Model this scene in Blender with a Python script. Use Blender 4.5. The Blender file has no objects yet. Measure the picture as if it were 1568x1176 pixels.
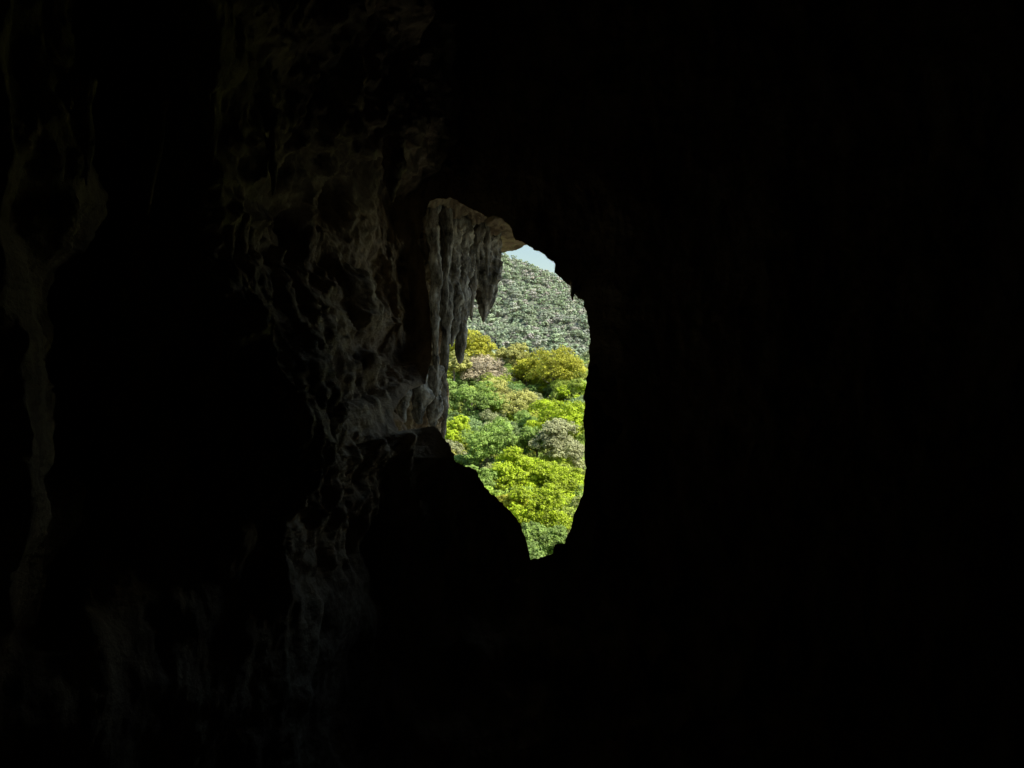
import bpy, math, numpy as np
from mathutils import Vector
rng=np.random.default_rng(7)
S=bpy.context.scene
S.view_settings.view_transform='Standard'
S.view_settings.look='None'; S.view_settings.exposure=0
K=0.692/784
def ray(px,py): return (np.asarray(px,float)-784)*K,(588-np.asarray(py,float))*K
def P3(px,py,y):
    a,b=ray(px,py); return np.stack([a*y,np.asarray(y)+0*a,b*y],-1)
# ---------- noise
def perlin(p,seed=0):
    p=np.asarray(p,float); i=np.floor(p).astype(np.int64); f=p-i; u=f*f*f*(f*(f*6-15)+10)
    def g(dx,dy,dz):
        h=((i[:,0]+dx)*374761393+(i[:,1]+dy)*668265263+(i[:,2]+dz)*1274126177+seed*974711)&0x7fffffff
        h=((h^(h>>13))*1103515245)&0x7fffffff; h=h^(h>>16)
        a=(h&1023)/1023*2*np.pi; c=((h>>10)&1023)/1023*2-1; s=np.sqrt(1-c*c)
        return s*np.cos(a)*(f[:,0]-dx)+s*np.sin(a)*(f[:,1]-dy)+c*(f[:,2]-dz)
    def L(a,b,t): return a+(b-a)*t
    x00=L(g(0,0,0),g(1,0,0),u[:,0]);x10=L(g(0,1,0),g(1,1,0),u[:,0])
    x01=L(g(0,0,1),g(1,0,1),u[:,0]);x11=L(g(0,1,1),g(1,1,1),u[:,0])
    return L(L(x00,x10,u[:,1]),L(x01,x11,u[:,1]),u[:,2])
def fbm(p,o=5,seed=0,ridge=False,gain=0.5,sgn=1):
    r=0;a=1;t=0
    for k in range(o):
        n=perlin(p*(2.03**k)+k*7.3,seed+k)
        if ridge: n=(0.5-np.sqrt(n*n+0.0025)*1.6)*sgn
        r=r+a*n; a*=gain
    return r
def smin(a,b,k): 
    h=np.clip(0.5+0.5*(b-a)/k,0,1); return b*(1-h)+a*h-k*h*(1-h)
def mesh_np(name,V,F,mats,smooth=True,midx=None,link=True):
    me=bpy.data.meshes.new(name); V=np.asarray(V,np.float32); F=np.asarray(F,np.int32)
    me.vertices.add(len(V)); me.vertices.foreach_set('co',V.ravel())
    k=F.shape[1]; me.loops.add(F.size); me.loops.foreach_set('vertex_index',F.ravel())
    me.polygons.add(len(F)); me.polygons.foreach_set('loop_start',np.arange(0,F.size,k,dtype=np.int32))
    me.polygons.foreach_set('loop_total',np.full(len(F),k,np.int32))
    if smooth: me.polygons.foreach_set('use_smooth',np.ones(len(F),bool))
    if midx is not None: me.polygons.foreach_set('material_index',np.asarray(midx,np.int32))
    me.update(calc_edges=True)
    for m in mats: me.materials.append(m)
    ob=bpy.data.objects.new(name,me)
    if link: S.collection.objects.link(ob)
    return ob
def gridF(nr,nc,wrap=False,off=0):
    r=np.arange(nr-1)[:,None]; c=np.arange(nc if wrap else nc-1)[None,:]; c2=(c+1)%nc
    return np.stack([r*nc+c,r*nc+c2,(r+1)*nc+c2,(r+1)*nc+c],-1).reshape(-1,4)+off
# ---------- materials
def rock_mat(name,c1,c2,c3,scale=1.0,bump=0.5,rough=0.8,bd=0.08):
    m=bpy.data.materials.new(name); m.use_nodes=True; N=m.node_tree.nodes; L=m.node_tree.links
    b=N['Principled BSDF']; b.inputs['Roughness'].default_value=rough
    b.inputs['Specular IOR Level'].default_value=0.3
    g=N.new('ShaderNodeNewGeometry')
    mp=N.new('ShaderNodeMapping'); mp.inputs['Scale'].default_value=(1.3*scale,1.3*scale,0.5*scale)
    L.new(g.outputs['Position'],mp.inputs['Vector'])
    n=N.new('ShaderNodeTexNoise'); n.inputs['Scale'].default_value=1.6; n.inputs['Detail'].default_value=9; n.inputs['Roughness'].default_value=0.7
    L.new(mp.outputs[0],n.inputs['Vector'])
    r=N.new('ShaderNodeValToRGB'); e=r.color_ramp.elements
    e[0].position=0.38;e[0].color=(*c1,1);e[1].position=0.64;e[1].color=(*c3,1)
    x=e.new(0.5);x.color=(*c2,1)
    L.new(n.outputs[0],r.inputs[0]); L.new(r.outputs[0],b.inputs['Base Color'])
    n2=N.new('ShaderNodeTexNoise'); n2.inputs['Scale'].default_value=6*scale; n2.inputs['Detail'].default_value=10; n2.inputs['Roughness'].default_value=0.7
    L.new(g.outputs['Position'],n2.inputs['Vector'])
    bp=N.new('ShaderNodeBump'); bp.inputs['Strength'].default_value=bump; bp.inputs['Distance'].default_value=bd
    L.new(n2.outputs[0],bp.inputs['Height']); L.new(bp.outputs[0],b.inputs['Normal'])
    return m
M_cave=rock_mat('cave_limestone',(0.15,0.098,0.055),(0.32,0.235,0.14),(0.47,0.365,0.225),bump=.75,bd=.11)
M_stal=rock_mat('flowstone_grey',(0.05,0.044,0.034),(0.25,0.225,0.185),(0.62,0.58,0.51),scale=2.4,bump=0.7,bd=.05)
M_cliff_bounce=rock_mat('cliff_bounce_rock',(0.38,0.32,0.24),(0.52,0.46,0.36),(0.64,0.58,0.47),scale=.4)  # for the unseen outer cliff, set pale to bounce sun into the cave
def leaf_mat(name,stops,var=0.35,trans=0.2):
    m=bpy.data.materials.new(name); m.use_nodes=True; N=m.node_tree.nodes; L=m.node_tree.links
    b=N['Principled BSDF']; b.inputs['Roughness'].default_value=0.55; b.inputs['Specular IOR Level'].default_value=0.25
    oi=N.new('ShaderNodeObjectInfo'); r=N.new('ShaderNodeValToRGB'); e=r.color_ramp.elements
    while len(e)>1: e.remove(e[0])
    e[0].position=0; e[0].color=(*stops[0],1)
    for i,c in enumerate(stops[1:],1):
        x=e.new(i/(len(stops)-1)); x.color=(*c,1)
    L.new(oi.outputs['Random'],r.inputs[0])
    at=N.new('ShaderNodeAttribute'); at.attribute_name='tone'
    mr=N.new('ShaderNodeMapRange'); mr.inputs['To Min'].default_value=1-var*1.3; mr.inputs['To Max'].default_value=1+var
    L.new(at.outputs['Fac'],mr.inputs['Value'])
    mx=N.new('ShaderNodeMix'); mx.data_type='RGBA'; mx.blend_type='MULTIPLY'; mx.inputs[0].default_value=1
    L.new(r.outputs[0],mx.inputs[6]); L.new(mr.outputs[0],mx.inputs[7])
    L.new(mx.outputs[2],b.inputs['Base Color'])
    t=N.new('ShaderNodeBsdfTranslucent'); L.new(mx.outputs[2],t.inputs['Color'])
    ms=N.new('ShaderNodeMixShader'); ms.inputs[0].default_value=trans
    L.new(b.outputs[0],ms.inputs[1]); L.new(t.outputs[0],ms.inputs[2]); L.new(ms.outputs[0],N['Material Output'].inputs['Surface'])
    return m
def flat_mat(name,c1,c2,scale=1):
    m=bpy.data.materials.new(name); m.use_nodes=True; N=m.node_tree.nodes; L=m.node_tree.links
    b=N['Principled BSDF']; b.inputs['Roughness'].default_value=0.9
    n=N.new('ShaderNodeTexNoise'); n.inputs['Scale'].default_value=scale; n.inputs['Detail'].default_value=6
    g=N.new('ShaderNodeNewGeometry'); L.new(g.outputs['Position'],n.inputs['Vector'])
    r=N.new('ShaderNodeValToRGB'); r.color_ramp.elements[0].color=(*c1,1); r.color_ramp.elements[1].color=(*c2,1)
    r.color_ramp.elements[0].position=.35;r.color_ramp.elements[1].position=.65
    L.new(n.outputs[0],r.inputs[0]); L.new(r.outputs[0],b.inputs['Base Color']); return m
M_bark=flat_mat('bark',(0.14,0.11,0.09),(0.3,0.26,0.22),3)
# ---------- mouth outline
OUT=[(658,308),(690,303),(722,320),(745,332),(762,331),(783,350),(789,368),(806,375),(822,384),(842,396),(850,404),(849,418),(866,430),(876,440),(880,452),(894,460),(897,478),(903,500),(903,545),(899,575),(895,600),(893,640),(896,690),(896,720),(893,755),(882,780),(872,815),(864,832),(850,836),(846,848),(830,853),(812,857),(807,832),(797,803),(772,772),(742,745),(728,720),(712,712),(694,704),(690,686),(677,666),(664,652),(640,656),(610,660),(600,632),(622,600),(652,588),(661,550),(661,500),(655,450),(648,400),(640,370),(648,335)]
o=np.array(OUT+[OUT[0]],float); C=np.array([790.,600.])
pts=[]
for a,b in zip(o[:-1],o[1:]):
    n=max(2,int(np.hypot(*(b-a))/1.5)); t=np.arange(n)[:,None]/n; pts.append(a+(b-a)*t)
pts=np.concatenate(pts)-C
ang=np.unwrap(np.arctan2(pts[:,1],pts[:,0])); rad=np.hypot(pts[:,0],pts[:,1])
ang=ang%(2*np.pi); idx=np.argsort(ang); ang=ang[idx]; rad=rad[idx]
NT=1800; NR=400
th=np.arange(NT)/NT*2*np.pi
r0=np.interp(th,ang,rad,period=2*np.pi)
q=np.stack([np.cos(th)*r0,np.sin(th)*r0,0*th],1)
r0=r0+3.2*fbm(q/18,5,3,gain=.6)*1.5
# ---------- depth of cave interior
def Dmap(px,py):
    wob=40*perlin(np.stack([px/210,py/150,0*px],1),5)+12*perlin(np.stack([px/60,py/60,0*px],1),6)
    px=px+wob; 
    E=np.interp(py,[-300,0,150,210,262,300,400,520,600,700,900],[640,650,668,665,612,580,568,590,600,560,540])
    Lf=np.interp(py,[-300,0,380,450,520,600,700,900],[315,325,330,400,440,470,465,445])
    w=np.clip((py-380)/90,0,1)*np.clip((1000-py)/90,0,1)
    low=np.clip((py-500)/200,0,1); bot=np.clip((py-850)/120,0,1)
    top=1-0.28*np.clip((330-py)/450,0,1.2)
    xs=np.stack([0*px-700,0*px+25,0*px+105,0*px+150,Lf,E,E+50,0*px+1000,0*px+1300,0*px+1568,0*px+2400],1)
    z=0*px
    ds=np.stack([z+2.6,z+4.7+1.2*bot,5.5+1.4*w+.8*bot,z+7.0-.5*bot,7.7*top+.8*low,13.4*top-2.6*low,13.8-2.2*low,z+12.7,z+11.6,z+10.5,z+7.5],1)
    D=np.empty_like(px); 
    for k in range(xs.shape[1]-1):
        a=xs[:,k];b=xs[:,k+1]; m=(px>=a)&(px<=b)
        t=(px[m]-a[m])/(b[m]-a[m]); D[m]=ds[m,k]+(ds[m,k+1]-ds[m,k])*t
    D[px<xs[:,0]]=2.6; D[px>xs[:,-1]]=7.5
    fy=py+40*perlin(np.stack([px/110,py/110,0*px+9],1),8)+14*perlin(np.stack([px/35,py/35,0*px+9],1),9)
    Fl=np.interp(fy,[700,835,860,905,1000,1176,1480,2000],[25,14.5,12.8,12.3,11.5,10.4,8,4.5])
    D=smin(D,Fl,0.5)
    ce=np.interp(py,[-800,-300,0,300],[7.5,11,14,16]); D=smin(D,ce,1.0)
    return D
s=np.linspace(0,1,NR); f=0.45*s+0.55*s**2.5
dx=np.cos(th);dy=np.sin(th)
bx=np.where(dx>0,1500/np.maximum(dx,1e-6),1500/np.maximum(-dx,1e-6)); by=1300/np.maximum(np.abs(dy),1e-6)
Rb=(bx**-6.+by**-6.)**(-1/6.)
r=r0[None,:]+(Rb-r0)[None,:]*f[:,None]
px=(C[0]+dx[None]*r); py=(C[1]+dy[None]*r)
D=Dmap(px.ravel(),py.ravel()).reshape(NR,NT)
P=P3(px,py,D)
gu=np.roll(P,-3,1)-np.roll(P,3,1); gv=np.empty_like(P); gv[3:-3]=P[6:]-P[:-6]; gv[:3]=gv[3]; gv[-3:]=gv[-4]
Nn=np.cross(gu,gv); Nn/=np.linalg.norm(Nn,axis=2,keepdims=True)+1e-9
Nn*=np.sign((Nn*-P).sum(2,keepdims=True))
for _ in range(14):
    Nn=(Nn+np.roll(Nn,3,1)+np.roll(Nn,-3,1)); Nn[3:-3]=Nn[3:-3]+Nn[6:]+Nn[:-6]; Nn/=np.linalg.norm(Nn,axis=2,keepdims=True)
p=P.reshape(-1,3)
warp=np.stack([perlin(p*0.5,21),perlin(p*0.5,22),perlin(p*0.5,23)],1)
pw=p+0.35*warp
fl=fbm(pw*[1.2,1.2,0.3],4,31,ridge=True,gain=.5)
iso=fbm(pw*0.7,7,41,gain=0.5)
bil=fbm(pw*[1.0,1.0,.8],5,55,ridge=True,gain=.5,sgn=-1)   # rounded lumps
left=np.clip((760-px.ravel())/150,0,1)*np.clip((960-py.ravel())/160,0.2,1)
amp=0.30*fl+0.60*iso+0.34*bil
edge=np.clip((r-r0[None]).ravel()/55,0,1)**1.2
disp=amp*(0.28+0.55*left)*edge*np.clip(D.ravel()/9,0.45,1.1)
P=(p+Nn.reshape(-1,3)*disp[:,None]).reshape(NR,NT,3)
back=[]
for yy,sc in [(1.0,1.05),(-1.5,1.1),(-4,1.0),(-6,0.7),(-6.5,0.02)]:
    q=P[-1].copy(); q[:,0]*=sc;q[:,2]*=sc; q[:,1]=yy; q[:,1]=np.minimum(q[:,1],P[-1,:,1]-0.2); 
    back.append(q)
fr=[]
hole=P[0]
c,sn=dx,-dy
def ext(l,rr,t,b,y):
    ax=np.where(c>0,rr,l); az=np.where(sn>0,t,b)
    k=(np.abs(c/ax)**2.5+np.abs(sn/az)**2.5)**(-1/2.5)
    return np.stack([c*k+0.1,0*c+y,sn*k-0.2],1)
T1=ext(3.6,14,9,7.2,24)  # unseen outer overhang and ledge, shaped to shade stalactites and bounce sun inward
rc_=np.clip(c,0,1)
T1[:,1]-=10.5*rc_**.7*np.where(sn<0,.6,1)  # right side cut back so the sun reaches the unseen ledge
for t in np.linspace(0,1,14)[1:]:
    q=hole+(T1-hole)*np.stack([t**.55,t,t**.55],0)[None]
    q+=0.5*min(1,t*3)*np.stack([fbm(q*0.5,4,61),fbm(q*0.5,4,62),fbm(q*0.5,4,63)],1); fr.append(q)
for e,y in [(8,25),(16,26),(28,27),(45,29),(60,31)]:  # unseen cliff face added round the mouth to block direct sun
    q=ext(3.6+e,14+e,9+e*0.65,7.2+e*.5,y); q[:,1]-=rc_**.7*(11+e*.5); q+=1.6*np.stack([fbm(q*0.15,4,61),fbm(q*0.15,4,62),fbm(q*0.15,4,63)],1); fr.append(q)
allr=np.concatenate([np.array(fr)[::-1],P,np.array(back)],0)
Fc=gridF(allr.shape[0],NT,wrap=True)
mi=np.zeros(len(Fc),int); mi[:NT*17]=1
cave=mesh_np('cave',allr.reshape(-1,3),Fc,[M_cave,M_cliff_bounce],True,mi)
# ---------- outer wall and roof beyond the arch
nr,nc=260,220
pyr=np.linspace(245,690,nr)
Rr=np.interp(pyr,[245,358,365,378,420,470,530,560,600,640,660,690],[830,830,765,745,700,684,678,680,685,682,676,672])
Rr=Rr+4*fbm(np.stack([pyr/14,0*pyr,0*pyr],1),4,77)
cc=np.linspace(0,1.25,nc)
pxx=585+(Rr[:,None]-585)*np.minimum(cc,1)[None]; pyy=np.repeat(pyr[:,None],nc,1)
Dw=14.9+np.clip((pxx-590)/95,0,1.2)*4.9
Dr=14.9+np.clip((pyy-300)/66,-.1,1.3)*5.2
Dw=smin(Dw,Dr,0.5)
ex=np.clip(cc-1,0,1)[None]*4
q=P3(pxx,pyy,Dw); q[...,1]+=ex*3; q[...,0]-=ex**2*1.2
fl2=fbm(q.reshape(-1,3)*[2.6,2.6,0.6],5,91,ridge=True).reshape(nr,nc)
is2=fbm(q.reshape(-1,3)*1.3,5,92).reshape(nr,nc)
d=(0.3*fl2+0.6*is2)*np.clip((1-cc)/.12,0.12,1)[None]*np.clip((pyy-355)/40,.5,1)
q[...,0]+=d*0.75; q[...,1]-=d*0.5
q[...,2]+=np.clip((370-pyy)/40,0,1)*0.3*fbm(q.reshape(-1,3)*2.2,6,93,gain=.6).reshape(nr,nc)
ow=mesh_np('outer_wall',q.reshape(-1,3),gridF(nr,nc),[M_cave],True); ow.parent=cave
# ---------- stalactites
def stal(root,tip,rpx,y,seed,flat=1.0,pw_=0.8,lean=0,ns=90,nv=44):
    a=P3(root[0],root[1],y); b=P3(tip[0],tip[1],y+lean); R=rpx*K*y
    t=np.linspace(0,1,ns); phi=np.arange(nv)/nv*2*np.pi
    prof=(1-t)**pw_*0.92+0.08*(1-t)**.3
    cx=a[None]+(b-a)[None]*t[:,None]; cx=cx+0.3*R*np.stack([np.sin(t*7+seed),np.cos(t*6+seed*2),0*t],1)*np.sin(t*3.1)[:,None]
    V=np.stack([cx[:,None,0]+prof[:,None]*R*np.cos(phi)[None],cx[:,None,1]+prof[:,None]*R*flat*np.sin(phi)[None],cx[:,None,2]+0*phi[None]],-1)
    dirs=np.stack([np.cos(phi),np.sin(phi),0*phi],1)
    n=1.0*fbm((V.reshape(-1,3)+seed*3.1)*[4.5,4.5,0.9],4,seed,ridge=True).reshape(ns,nv)+1.5*fbm((V.reshape(-1,3)+seed)*2.4,5,seed+9,gain=.6).reshape(ns,nv)
    V+=dirs[None]*(n*R*0.5*np.clip(prof*1.4,0,1)[:,None])[...,None]
    return V.reshape(-1,3),gridF(ns,nv,True)
def join(name,parts,mat):
    Vs=[];Fs=[];o=0
    for V,F in parts: Vs.append(V);Fs.append(F+o);o+=len(V)
    return mesh_np(name,np.concatenate(Vs),np.concatenate(Fs),[mat])
parts=[]
L=[((745,335),(741,494),22,19.3,1.0,.62),((757,340),(758,458),9,19.5,1.0,.4),((726,335),(722,492),17,19.0,1.0,.8),((736,335),(734,466),13,19.5,1,.5),
((714,335),(714,494),16,18.4,1.2,.9),((702,330),(704,558),16,17.6,1.1,.45),((690,325),(692,532),18,17.3,1.2,.6),((676,320),(683,572),10,16.7,1.2,.5),
((664,312),(668,545),9,16.0,1.2,.45),((684,320),(683,480),7,16.4,1.2,.5),((699,330),(697,450),16,18.4,1.2,.5),
((664,400),(668,610),6,16.4,1,.4),((680,540),(679,675),5,18.5,1,.3),
((662,560),(664,655),12,16.6,1.3,.3),((640,560),(643,650),12,15.9,1.3,.35),((620,570),(618,648),8,15.5,1.3,.35)]
for i,(a,b,R,y,fl_,pw_) in enumerate(L): parts.append(stal(a,b,R,y,i+3,fl_,pw_))
for i in range(12):
    x=rng.uniform(664,756); y=15.9+(x-660)/95*3.3+rng.uniform(-.4,.6); parts.append(stal((x,335),(x+rng.uniform(-4,4),rng.uniform(380,440)),rng.uniform(3,9),y,60+i,1,.7,0,50,24))
sc=join('stalactite_cluster',parts,M_stal)
sp=join('stalactite',[stal((878,430),(877,461),4,12.9,5,1,.6),stal((884,436),(886,458),4,12.95,6,1,.6)],M_cave)
hang=[]
for i,(a,b,R,y) in enumerate([((325,40),(325,215),9,7.0),((330,120),(326,255),7,7.2),((128,120),(133,285),12,5.6),((250,150),(226,330),6,6.8),((605,215),(600,310),15,10.6),((420,170),(418,300),9,8.3),((350,300),(352,420),9,7.9),((375,330),(374,412),8,8.3)]):
    hang.append(stal(a,b,R,y,90+i,1.4,.6))
join('stalactite',hang,M_cave)
# ---------- foliage
def quads(pos,nrm,size,rngl):
    n=len(pos); r_=rngl.normal(size=(n,3)); u=np.cross(nrm,r_); u/=np.linalg.norm(u,axis=1,keepdims=True)+1e-9
    v=np.cross(nrm,u); sz=size*rngl.uniform(.6,1.3,(n,1)); 
    V=np.stack([pos+u*sz,pos+v*sz*.55+nrm*sz*.12,pos-u*sz,pos-v*sz*.55],1)
    return V.reshape(-1,3),np.arange(4*n).reshape(n,4)
def tube(pts,rads,nv=7):
    V=[];pts=np.array(pts,float)
    for i,pp in enumerate(pts):
        ph=np.arange(nv)/nv*2*np.pi
        V.append(np.stack([pp[0]+rads[i]*np.cos(ph),pp[1]+rads[i]*np.sin(ph),pp[2]+0*ph],1))
    return np.concatenate(V),gridF(len(pts),nv,True)
def tree(name,seed,R,H,trunk,ncl,nleaf,leaf,mat,link=False,lobes=7):
    g=np.random.default_rng(seed)
    ld=g.normal(size=(lobes,3)); ld[:,2]=np.abs(ld[:,2])*0.9-0.25; ld/=np.linalg.norm(ld,axis=1,keepdims=True)
    lc=ld*np.array([R,R,H])*g.uniform(.35,.85,(lobes,1)); lr=g.uniform(.22,.42,lobes)*R
    Vs=[];Fs=[];tone=[];mi=[];off=0
    k=g.integers(lobes,size=ncl); d=g.normal(size=(ncl,3)); d[:,2]=np.abs(d[:,2])*1.1-0.45; d/=np.linalg.norm(d,axis=1,keepdims=True)
    cl=lc[k]+d*lr[k][:,None]*np.array([1,1,.8])*g.uniform(.7,1.15,(ncl,1)); ltone=g.uniform(-.22,.22,lobes); ct=g.uniform(0,1,ncl)*.7+.15+ltone[k]
    rc=R*g.uniform(.05,.12,ncl)
    n=ncl*nleaf; ci=np.repeat(np.arange(ncl),nleaf)
    d=g.normal(size=(n,3)); d[:,2]+=0.35; d/=np.linalg.norm(d,axis=1,keepdims=True)
    pos=cl[ci]+d*(rc[ci]*g.uniform(.4,1.35,n))[:,None]*[1.15,1.15,.7]
    nr_=d*.9+g.normal(size=(n,3))*.35+[0.35,-.5,.55]; nr_/=np.linalg.norm(nr_,axis=1,keepdims=True)
    V,F=quads(pos,nr_,leaf,g); Vs.append(V);Fs.append(F);tone.append(np.repeat(np.clip(ct[ci]+g.normal(size=n)*.22,0,1),4));mi.append(np.zeros(len(F),int)); off+=len(V)
    V,F=tube([(0,0,-trunk),(R*.03,0,-trunk*.5),(0,R*.03,-H*.1),(0,0,H*.35)],[R*.09,R*.065,R*.05,R*.02]); Vs.append(V);Fs.append(F+off);off+=len(V);tone.append(np.zeros(len(V)));mi.append(np.ones(len(F),int))
    for k in range(lobes):
        e=lc[k]; st=np.array([0,0,-H*.25+.25*H*g.random()]); V,F=tube([st,st*.5+e*.5+[0,0,-.05*R],e],[R*.035,R*.024,R*.01],5)
        Vs.append(V);Fs.append(F+off);off+=len(V);tone.append(np.zeros(len(V)));mi.append(np.ones(len(F),int))
    ob=mesh_np(name,np.concatenate(Vs),np.concatenate(Fs),[mat,M_bark],False,np.concatenate(mi),link)
    at=ob.data.attributes.new('tone','FLOAT','POINT'); at.data.foreach_set('value',np.concatenate(tone).astype(np.float32))
    return ob
YG=(0.66,0.64,0.06);BG=(0.55,0.68,0.03);MG=(0.36,0.51,0.10);OL=(0.56,0.54,0.15);PK=(0.62,0.52,0.33);DG=(0.26,0.40,0.13);GY=(0.54,0.54,0.26)
mats={k:leaf_mat('leaves_'+k,[c_,tuple(0.85*q_ for q_ in c_)],.42) for k,c_ in dict(yellow=YG,bright=BG,mid=MG,olive=OL,pink=PK,dark=DG,grey=GY).items()}
M_mass=leaf_mat('leaves_mixed',[MG,BG,OL,YG,MG,DG,GY,BG],.42)
M_far_haze=leaf_mat('leaves_far_hazed',[(0.36,0.44,0.26),(0.48,0.55,0.33),(0.39,0.47,0.31),(0.60,0.54,0.47),(0.38,0.48,0.25),(0.50,0.53,0.38)],var=.6)  # distance haze painted into the leaf colours, paled and greyed
TR=[(848,578,42,140,'yellow'),(878,606,26,134,'bright'),(745,584,40,145,'pink'),(722,545,32,152,'yellow'),(785,556,26,150,'olive'),(806,572,26,146,'yellow'),(722,628,40,124,'mid'),(775,622,38,126,'olive'),
(858,648,42,110,'bright'),(858,690,36,100,'grey'),(822,684,28,102,'mid'),(700,668,26,112,'bright'),(745,690,40,100,'mid'),(790,664,32,116,'mid'),(780,732,42,86,'bright'),(850,742,40,85,'bright'),(828,785,44,75,'bright'),(788,790,34,76,'yellow'),(830,838,36,67,'mid'),(688,610,26,128,'mid'),(695,562,22,140,'olive'),(735,748,30,84,'mid')]
for i,(x,y,R,dd,m) in enumerate(TR):
    pos=P3(x,y,dd); RR=R*K*dd*1.2
    ob=tree('rainforest_tree',200+i,RR,RR*1.05,10,520,36,0.075+dd*.0006,mats[m],True,lobes=14)
    ob.location=pos.tolist()
def gz(y): return np.interp(y,[24,40,55,68,75,85,100,120,140,150,170,300,3000],[-9,-20,-26,-25,-23,-21.5,-19.5,-15,-9,-5.5,-4,-8,-8])
def instancer(name,pts_,scs,variants,rot=6.28):
    me=bpy.data.meshes.new(name); me.from_pydata([tuple(v) for v in pts_],[],[])
    a=me.attributes.new('sc','FLOAT','POINT'); a.data.foreach_set('value',np.array(scs,np.float32))
    a=me.attributes.new('rz','FLOAT','POINT'); a.data.foreach_set('value',rng.uniform(-rot/2,rot/2,len(scs)).astype(np.float32))
    ob=bpy.data.objects.new(name,me); S.collection.objects.link(ob)
    col=bpy.data.collections.new(name+'_crowns')
    for v in variants: col.objects.link(v)
    ng=bpy.data.node_groups.new(name,'GeometryNodeTree')
    ng.interface.new_socket('Geometry',in_out='INPUT',socket_type='NodeSocketGeometry'); ng.interface.new_socket('Geometry',in_out='OUTPUT',socket_type='NodeSocketGeometry')
    N=ng.nodes; Lk=ng.links; gi=N.new('NodeGroupInput');go=N.new('NodeGroupOutput')
    ip=N.new('GeometryNodeInstanceOnPoints'); ci=N.new('GeometryNodeCollectionInfo'); ci.inputs['Collection'].default_value=col
    ci.inputs['Separate Children'].default_value=True; ci.inputs['Reset Children'].default_value=True
    Lk.new(gi.outputs[0],ip.inputs['Points']); Lk.new(ci.outputs[0],ip.inputs['Instance']); ip.inputs['Pick Instance'].default_value=True
    rv=N.new('FunctionNodeRandomValue'); rv.data_type='INT'; rv.inputs[4].default_value=0; rv.inputs[5].default_value=len(variants)-1
    Lk.new(rv.outputs[2],ip.inputs['Instance Index'])
    n1=N.new('GeometryNodeInputNamedAttribute'); n1.data_type='FLOAT'; n1.inputs[0].default_value='sc'; Lk.new(n1.outputs[0],ip.inputs['Scale'])
    n2=N.new('GeometryNodeInputNamedAttribute'); n2.data_type='FLOAT'; n2.inputs[0].default_value='rz'; cx=N.new('ShaderNodeCombineXYZ'); Lk.new(n2.outputs[0],cx.inputs[2]); Lk.new(cx.outputs[0],ip.inputs['Rotation'])
    Lk.new(ip.outputs[0],go.inputs[0])
    md=ob.modifiers.new('scatter','NODES'); md.node_group=ng
    return ob
vs=[tree('forest_crown_part',400+i,4,3.8,9,420,32,0.135,M_mass,False,lobes=13) for i in range(6)]
pp=[];ss=[]
for y in np.arange(56,215,4.4):
    for x in np.arange(-60,61,4.5):
        if abs(x)>0.4*y+8: continue
        xx=x+rng.uniform(-1.8,1.8); yy=y+rng.uniform(-1.8,1.8)
        pp.append((xx,yy,gz(yy)+6.8+rng.uniform(-1.6,1.6))); ss.append(rng.uniform(.65,1.25))
instancer('forest',pp,ss,vs,1.6)
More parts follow.
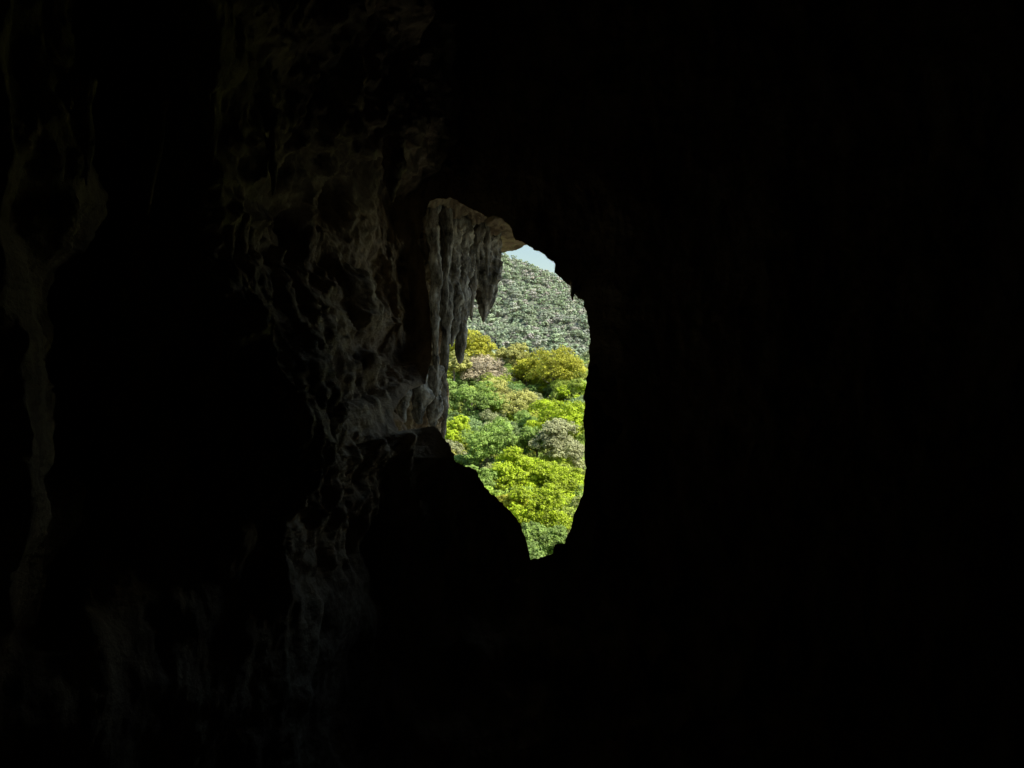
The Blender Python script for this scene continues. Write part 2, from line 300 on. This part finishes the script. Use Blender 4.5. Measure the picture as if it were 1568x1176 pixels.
# ---------- terrain & hill
M_gr=flat_mat('forest_floor',(0.03,0.045,0.015),(0.06,0.08,0.03),.2)
ys=np.concatenate([np.linspace(22,300,120),np.geomspace(310,4000,40)]); xs=np.concatenate([-np.geomspace(3000,110,20),np.linspace(-100,100,60),np.geomspace(110,3000,20)])
X,Y=np.meshgrid(xs,ys); Z=gz(Y)+1.2*fbm(np.stack([X.ravel()/15,Y.ravel()/15,0*X.ravel()],1),4,3).reshape(X.shape)
mesh_np('ground',np.stack([X,Y,Z],-1).reshape(-1,3),gridF(*X.shape),[M_gr])
def hz(x,y):
    ridge=np.interp(x,[-600,-300,-120,-40,-12,5,24,40,64,110,170,260,500],[5,60,98,110,109,105,96,89,77,52,35,25,0])
    t=np.clip(1-np.abs(y-600)/270,0,1)
    q=np.stack([x/40,y/40,0*x],1)
    return ridge*t**.85+11*fbm(q,4,12)*np.clip((605-y)/60,0.1,1)*np.clip(t*4,0,1)-7
X,Y=np.meshgrid(np.linspace(-500,500,200),np.linspace(320,890,140))
mesh_np('hill',np.stack([X.ravel(),Y.ravel(),hz(X.ravel(),Y.ravel())],1),gridF(*X.shape),[flat_mat('hill_soil',(0.10,0.14,0.07),(0.22,0.22,0.16),.12)])
vf=[tree('hill_crown_part',500+i,2.9,3.2,4,40,13,0.33,M_far_haze,False,lobes=6) for i in range(5)]
n=8000; x=rng.uniform(-130,170,n); y=rng.uniform(335,625,n)
pp=np.stack([x,y,hz(x,y)+1.6],1); instancer('hillside_trees',pp,rng.uniform(.42,1.5,n)**1.5,vf,1.6)
# ---------- light
w=bpy.data.worlds.new('World'); S.world=w; w.use_nodes=True; N=w.node_tree.nodes
sky=N.new('ShaderNodeTexSky'); sky.sky_type='NISHITA'; sky.sun_disc=False
el=math.radians(47); az=math.radians(112)   # azimuth clockwise from +Y
sky.sun_elevation=el; sky.sun_rotation=az; sky.air_density=1.8; sky.dust_density=0.4; sky.ozone_density=3.0
w.node_tree.links.new(sky.outputs[0],N['Background'].inputs[0]); N['Background'].inputs[1].default_value=0.15
ld=bpy.data.lights.new('sun','SUN'); ld.energy=5; ld.angle=math.radians(.5); ld.color=(1,.96,.88)
so=bpy.data.objects.new('sun',ld); S.collection.objects.link(so)
dv=Vector((math.sin(az)*math.cos(el),math.cos(az)*math.cos(el),math.sin(el)))
so.rotation_euler=dv.to_track_quat('Z','Y').to_euler()
cd=bpy.data.cameras.new('camera'); cd.sensor_width=36; cd.lens=18/0.692; cd.clip_end=8000; cd.clip_start=.05
co=bpy.data.objects.new('camera',cd); S.collection.objects.link(co); co.rotation_euler=(math.pi/2,0,0); S.camera=co
